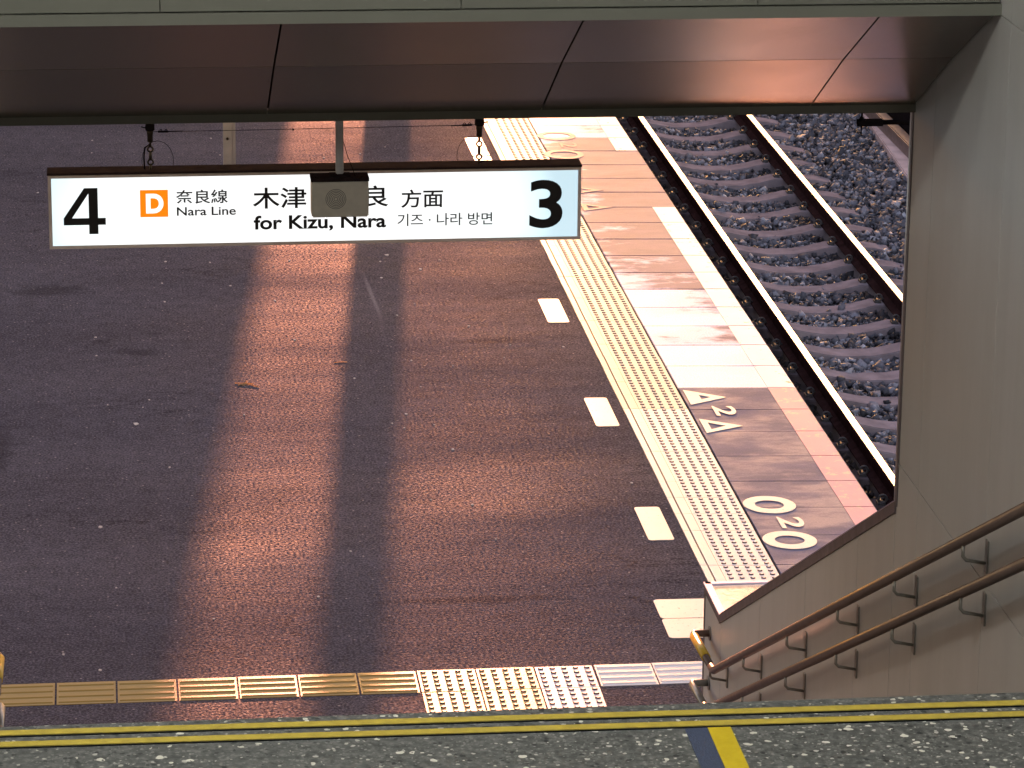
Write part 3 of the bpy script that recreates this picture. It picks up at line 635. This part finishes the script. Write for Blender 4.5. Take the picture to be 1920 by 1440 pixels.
# ------------------------------------------------------------------ handrails
def handrail(x, s, dz, label, sleeve):
    zu = lambda y: 1.098 + dz + .4885*(13.96-y)
    ye = 13.96 if dz == 0 else 14.10
    zb = 1.098 if dz == 0 else .862
    zz = lambda y: zb + (.4885)*(ye-y)
    e = empty('handrail', (x, 14.4, 0.8), label, 'handrail', 'handrails on the stair walls')
    r = .0175; yend = 14.50; ztip = zb - .035
    xw = XW if s > 0 else XL
    path = [(x, 5.4, zz(5.4)), (x, ye-.05, zz(ye-.05)), (x, ye-.015, zz(ye-.015)-.001), (x, ye+.02, zb-.004), (x, ye+.06, zb-.006), (x, yend-.02, ztip), (x+s*.006, yend-.004, ztip), (x+s*.022, yend, ztip), (xw, yend, ztip)]
    MB().tube(path[:5], r, 16).build('rail_tube', M['rail_vinyl'], e)
    MB().tube(path[4:], r*.93, 16).build('rail_return', M['bracket'] if dz else M['rail_vinyl'], e)
    if sleeve:
        a, b = Vector(path[4]), Vector(path[5]); MB().tube([a.lerp(b, .28), a.lerp(b, .96)], r*1.16, 16).build('braille_sleeve', M['yellow_sleeve'], e)
    MB().tube([(xw-s*.006, yend, ztip), (xw-s*.0005, yend, ztip)], .032, 16).build('wall_flange', M['bracket'], e)
    for by in (14.06, 13.30, 12.425, 11.54, 10.69, 9.815, 8.94, 8.06):
        y0 = by - .02; zr = (zz(y0) if y0 < ye else zb-.005)
        b_ = MB()
        b_.tube([(x, y0, zr-.012), (x, y0, zr-.052), (x+s*.010, y0+.001, zr-.064), (xw-s*.006, y0+.004, zr-.078)], .0055, 8)
        b_.box(*sorted((xw-s*.006, xw-s*.001)), y0-.010, y0+.018, zr-.108, zr-.004)
        br = b_.build('bracket', M['bracket'], e)
        h = MB()
        for hz in (-.026, -.088): h.tube([(xw-s*.005, y0+.004, zr+hz), (xw-s*.014, y0+.004, zr+hz), (xw-s*.019, y0+.004, zr+hz)], [.0085, .0085, .004], 10)
        bo = h.build('bolt_pair', M['bolt'], e); bo.parent = br
        bo.matrix_parent_inverse = Matrix.Translation(-Vector(e.location))
XR = 2.522
handrail(XR, 1, 0, 'upper brown handrail on the right wall with a yellow end sleeve', True)
handrail(XR, 1, -.2, 'lower brown handrail on the right wall with a bare steel end', False)
handrail(-.531, -1, 0, 'upper left handrail, only its yellow sleeved end in the frame', True)
handrail(-.531, -1, -.2, 'lower left handrail, only its bright end in the bottom left corner', False)

# ------------------------------------------------------------------ hanging sign
YS = 13.6
e = empty('platform_sign', (.81, YS, 3.27), 'long backlit white platform sign numbered 4 and 3 for the Nara Line', 'sign')
x0, x1, z0, z1 = -.250, 1.866, 3.113, 3.412
fr = MB(); t = .013
fr.box(x0, x1, YS, YS+.10, z0, z0+t).box(x0, x1, YS, YS+.10, z1-t, z1-.001).box(x0, x0+t, YS+.0005, YS+.0995, z0+t, z1-t).box(x1-t, x1, YS+.0005, YS+.0995, z0+t, z1-t).box(x0+t, x1-t, YS+.09, YS+.099, z0+t, z1-t)
fr.build('casing', M['sign_case'], e, bevel=.0015)
MB().box(x0-.003, x1+.002, YS-.004, YS+.105, z1, z1+.009).build('top_cover', M['sign_top'], e)
m, nt, p = nodes('backlit_face'); v = geo(nt)
sp = nt.nodes.new('ShaderNodeSeparateXYZ'); nt.links.new(v, sp.inputs[0])
dx = mth(nt, 'MULTIPLY', mth(nt, 'ABSOLUTE', mth(nt, 'SUBTRACT', sp.outputs[0], .72)), .93); dz = mth(nt, 'MULTIPLY', mth(nt, 'ABSOLUTE', mth(nt, 'SUBTRACT', sp.outputs[2], 3.262)), 2.2)
d = mth(nt, 'ADD', mth(nt, 'POWER', dx, 4.0), mth(nt, 'POWER', dz, 2.0))       # the tubes inside do not reach the corners
nt.links.new(ramp(nt, mth(nt, 'ADD', d, mth(nt, 'MULTIPLY', noise(nt, v, 3.0, 3), .12)), [(0.0, (1.0, 1.0, 1.0)), (0.42, (.90, .99, 1.0)), (0.80, (.62, .84, .92)), (1.05, (.46, .66, .76))]), p.inputs['Emission Color'])
p.inputs['Emission Strength'].default_value = 1.12*K; p.inputs['Base Color'].default_value = (.5, .5, .5, 1); p.inputs['Roughness'].default_value = .35
face = MB().box(x0+t, x1-t, YS+.004, YS+.088, z0+t, z1-t).build('light_panel', m, e)
YF = YS + .001
fm = lambda u, w: (u, YF, w)
orange = emis('orange_symbol', (1.0, .235, .002), .95*K, (.6, .2, .02)); whitee = emis('white_symbol', (1, 1, 1), 1.12*K)
ink = M['ink']
def poly(name, loops, mat, y=YF):
    mb = MB()
    for l in loops: n = len(l); mb.add([(a, y, b) for a, b in l], [tuple(range(n))])
    return mb.build(name, mat, e)
# numeral 4 (outline in sign metres)
a, b, c, d_ = -.192, -.027, 3.172, 3.359
W, H = b-a, d_-c
L = lambda u, w: (a+u*W, c+w*H)
poly('numeral', [[L(.60, 1), L(.82, 1), L(.82, 0), L(.60, 0)], [L(.82, .35), L(1, .35), L(1, .20), L(.82, .20)], [L(0, .20), L(.60, .20), L(.60, .35), L(0, .35)],
                 [L(0, .35), L(.20, .35), L(.60, .88), L(.60, 1), L(.50, 1)]], ink)
text_on('numeral', '3', (1.658, 3.162, 1.792, 3.361), fm, ink, e, .022)
poly('line_symbol', [[(.109, 3.237), (.219, 3.237), (.219, 3.347), (.109, 3.347)]], orange)
text_on('symbol_letter', 'D', (.132, 3.252, .201, 3.332), lambda u, w: (u, YF-.0006, w), whitee, e, .045)
text_on('lettering', '奈良線', (.250, 3.288, .455, 3.345), fm, ink, e, .014)
text_on('lettering', 'Nara Line', (.253, 3.240, .486, 3.275), fm, ink, e, .016)
text_on('lettering', '木津・奈良', (.553, 3.262, 1.092, 3.350), fm, ink, e, .015)
text_on('lettering', 'for Kizu, Nara', (.556, 3.168, 1.083, 3.235), fm, ink, e, .026)
text_on('lettering', '方面', (1.143, 3.256, 1.311, 3.331), fm, ink, e, .014)
text_on('lettering', '기즈 · 나라 방면', (1.128, 3.181, 1.509, 3.232), fm, ink, e, .008)

# hangers : rod, clamp, chain, safety wire
def hanger(x, s, label):
    y = YS + .045
    e = empty('sign_hanger', (x, y, 3.42), label, 'hanger', 'hangers of the platform sign')
    zb = 3.532
    MB().tube([(x, y, zb), (x, y, 4.72)], .0115, 12).tube([(x, y, zb+.03), (x, y, zb+.055)], .0135, 12).build('hanger_rod', M['dark_post'], e)
    MB().tube([(x, y, zb+.045), (x, y, zb+.085)], .0165, 12).box(x-.018, x+.018, y-.02, y+.006, zb+.050, zb+.072).build('clamp', M['black'], e)
    MB().tube([(x, y, zb-.022), (x, y, zb+.005)], .005, 8).torus((x, y, zb-.030), 'y', .0105, .0038, 18, 8).torus((x, y, zb-.082), 'y', .0105, .0038, 18, 8).tube([(x, y, zb-.041), (x, y, zb-.071)], .0062, 8).tube([(x, y, zb-.092), (x, y, 3.415)], .0045, 8).torus((x, y, zb-.056), 'x', .010, .003, 14, 6, 1, 1.6).build('chain', M['dark_post'], e)
    w = MB()
    w.tube([(x-s*0+s*(-.0), y-.015, zb+.075), (x-s*.018, y-.015, zb+.078), (x-s*.042, y-.012, zb+.10), (x-s*.070, y, zb+.15)], .0030, 6)
    w.tube([(x, y-.013, zb+.092), (x-s*.018, y-.012, zb+.10), (x-s*.036, y-.01, zb+.13), (x-s*.05, y, zb+.17)], .0028, 6)
    w.tube([(x, y-.015, zb+.060), (x-s*.020, y-.016, zb+.060), (x-s*.034, y-.016, zb+.064)], .0026, 6)
    w.build('cable_tail', M['black'], e)
    q = MB(); pts = []
    for i in range(17):
        a = R(200 - 215*i/16); pts.append((x + s*(.028 + .062*math.cos(a)), y-.01, 3.445 + .080*math.sin(a) + .012))
    q.tube(pts, .0011, 5)
    q.tube([(x - s*.002, y-.018, zb-.006), (x - s*.022, y-.018, zb-.020), (x - s*.026, y-.018, zb-.06), (x - s*.024, y-.018, 3.425)] if s > 0 else [(x, y-.018, zb-.10), (x+.02, y-.018, zb-.095)], .0034, 6)
    q.build('safety_wire', M['black'], e)
hanger(.154, 1, 'left hanger holding the sign, with dark cables trailing to its left')
hanger(1.459, -1, 'right hanger holding the sign above the white dash, with a visible two ring chain')
e = empty('guy_wire', (.17, YS+.045, 3.56), 'thin stretched wire with turnbuckles between the two sign hangers', 'wire')
yw = YS + .045; za, zb_ = 3.572, 3.580
MB().tube([(.168, yw, za), (.5, yw, za+.0005), (.80, yw, 3.5745), (1.1, yw, 3.577), (1.447, yw, zb_)], .0013, 6).build('wire', M['black'], e)
m = MB().tube([(.185, yw, za), (.225, yw, za)], .0042, 8).tube([(.225, yw, za), (.285, yw, za+.001)], .0022, 8).torus((.197, yw, za+.005), 'y', .004, .0015, 10, 6).torus((.217, yw, za+.005), 'y', .004, .0015, 10, 6)
m.tube([(1.390, yw, zb_-.001), (1.430, yw, zb_)], .0042, 8).tube([(1.345, yw, zb_-.002), (1.390, yw, zb_-.001)], .0022, 8).torus((1.400, yw, zb_+.005), 'y', .004, .0015, 10, 6).torus((1.420, yw, zb_+.005), 'y', .004, .0015, 10, 6)
m.tube([(.715, yw, 3.5735), (.722, yw, 3.5715)], .0035, 8).build('turnbuckle', M['black'], e)
# pale channel hanging behind the sign
e = empty('hanging_channel', (.50, 14.6, 3.2), 'pale square steel post hanging just behind the sign', 'post')
MB().box(.472, .510, 14.58, 14.62, 2.98, 4.72).box(.5105, .524, 14.585, 14.62, 2.98, 4.72).build('channel', M['post'], e, bevel=.002)
MB().tube([(.489, 14.579, 3.330), (.489, 14.573, 3.330)], .006, 10).build('bolt', M['bolt'], e)
# loudspeaker
ysp = 11.62
e = empty('loudspeaker', (.77, ysp, 3.72), 'small beige loudspeaker box on a pole in front of the sign', 'speaker')
MB().box(.673, .866, ysp, ysp+.085, 3.714, 3.838).build('case', M['speaker'], e, bevel=.004)
MB().box(.671, .868, ysp-.002, ysp+.087, 3.8385, 3.850).tube([(.690, ysp+.01, 3.85), (.690, ysp+.01, 3.855)], .006, 8).tube([(.845, ysp+.01, 3.85), (.845, ysp+.01, 3.855)], .006, 8).box(.735, .805, ysp+.02, ysp+.06, 3.850, 3.858).build('top_plate', M['sign_top'], e)
m = MB()
for r_ in (.034, .0285, .023, .0175, .012, .0065): m.torus((.7545, ysp+.0002, 3.778), 'y', r_, .0009, 36, 5)
m.build('grille_rings', M['bolt'], e)
MB().box(.757, .783, ysp+.028, ysp+.052, 3.857, 4.72).build('drop_pole', M['post'], e, bevel=.003)
MB().tube([(.783, ysp+.03, 3.97), (.797, ysp+.028, 3.92), (.815, ysp+.03, 3.872), (.822, ysp+.035, 3.85)], .0012, 6).build('lead', M['black'], e)
# dark cable clamp outside the top right corner
yc = 11.9
e = empty('cable_clamp', (2.50, yc, 4.0), 'small black cable clamp silhouetted in the top right corner', 'clamp')
MB().tube([(2.624, yc, 3.935), (2.624, yc, 4.75)], .0035, 8).tube([(2.624, yc, 3.905), (2.624, yc, 3.940)], .002, 8).build('drop_rod', M['black'], e)
MB().box(2.616, 2.698, yc-.014, yc+.014, 3.942, 3.964).tube([(2.616, yc-.001, 3.953), (2.608, yc-.001, 3.953)], .013, 10).tube([(2.624, yc, 3.962), (2.624, yc, 3.974)], [.013, .005], 10).build('clamp_body', M['black'], e, bevel=0)
MB().tube([(2.693, yc, 3.953), (2.758, yc, 3.953), (2.838, yc-.02, 3.953)], .009, 8).build('support_arm', M['black'], e)

# canopy the sign hangs from (above the opening, out of sight)
e = empty('platform_canopy', (1, 14, 4.7), 'thin steel canopy above the stair foot carrying the hangers', 'canopy')
MB().box(-2.8, 3.35, 11.03, 16.6, 4.72, 4.80).build('roof_sheet', M['post'], e)
for yb in (11.64, 13.645, 14.60): MB().box(-2.8, 3.35, yb-.04, yb+.04, 4.60, 4.719).build('roof_beam', M['dark_post'], e)

# ------------------------------------------------------------------ unseen casters placed farther along the platform for their shadows
e = empty('left_shade_caster', (-2, 42, 0), 'added low building casting the shade on the left, beyond the frame', 'building')  # added unseen, casts the wide shade left of the lit band
MB().box(-6.4, 2.70, 42.0, 50.0, 0, 6.2).build('wall', M['wall_far'], e); MB().box(-6.5, 2.705, 41.95, 50.1, 6.2, 6.4).build('roof', M['conc'], e)
MB().box(-3.2, -1.8, 41.97, 41.998, 0, 2.1).build('door', M['far_glass'], e)
e = empty('canopy_column', (2.69, 33, 0), 'round steel column at the edge of the tactile strip beyond the frame', 'column')
MB().tube([(2.69, 33, 0), (2.69, 33, 6.2)], .203, 32).build('shaft', M['post'], e); MB().box(2.4, 2.98, 32.7, 33.3, 6.2, 6.4).build('capital', M['post'], e)
e = empty('sun_louvre', (7, 60, 4.6), 'added louvre dimming the sun on the right, beyond the frame', 'louvre_screen')  # added unseen slats that let only part of the sun through
MB().box(5.22, 5.30, 59.9, 60.1, -1.3, 6.4).box(8.9, 9.0, 59.9, 60.1, -1.3, 6.4).box(5.30, 8.9, 59.95, 60.05, 6.2, 6.3).build('frame', M['trim'], e)
mb = MB(); z = 2.6
while z < 6.15: mb.box(5.30, 8.9, 59.99, 60.01, z, z+(.076 if z < 4.1 else .066 if z < 4.85 else .024)); z += .10
mb.build('louvre', M['trim'], e)
e = empty('sun_blocker', (2, 36, 6.3), 'added deck blocking the sun from the sign, beyond the frame', 'sun_blocker')  # added unseen to keep low sun off the hanging sign
MB().box(-12, 14, 35, 38, 5.3, 10.6).build('enclosed_deck', M['wall_far'], e); MB().box(13.2, 14, 35.4, 37.6, -1.3, 5.3).build('pier', M['conc'], e); MB().box(-12, -11.2, 35.4, 37.6, -1.3, 5.3).build('pier', M['conc'], e)
e = empty('track_shade_caster', (16, 92, 0), 'added long building keeping the track in shade, beyond the frame', 'building')  # added unseen so that the track lies in shade
MB().box(11.25, 60, 90, 110, -1.3, 11.6).build('wall', M['wall_far'], e); MB().box(11.2, 60.1, 89.9, 110.1, 11.6, 11.9).build('roof', M['conc'], e)
for i in range(8):
    MB().box(14+5*i, 17+5*i, 89.96, 89.999, 5, 8).build('window', M['far_glass'], e)

# ------------------------------------------------------------------ concourse ceiling lamps (they light the wall, the fascia and the landing)
def ceiling_lamp(x, y, label, power):
    e = empty('ceiling_lamp', (x, y, 7.6), label, 'lamp', 'ceiling lamps of the concourse')
    MB().box(x-.26, x+.26, y-.26, y+.26, 7.625, 7.70).build('housing', M['panel'], e, bevel=.004)
    MB().box(x-.22, x+.22, y-.22, y+.22, 7.612, 7.624).build('diffuser', emis('lit_diffuser', (1.0, .98, .88), power, (.9, .9, .9)), e)
ceiling_lamp(.25, 8.40, 'lit square lamp on the ceiling just before the header', 24*K)
ceiling_lamp(.1, 6.3, 'lit square lamp on the ceiling above the landing', 215*K)
ceiling_lamp(.9, 1.8, 'lit square lamp on the ceiling above the concourse floor', 205*K)
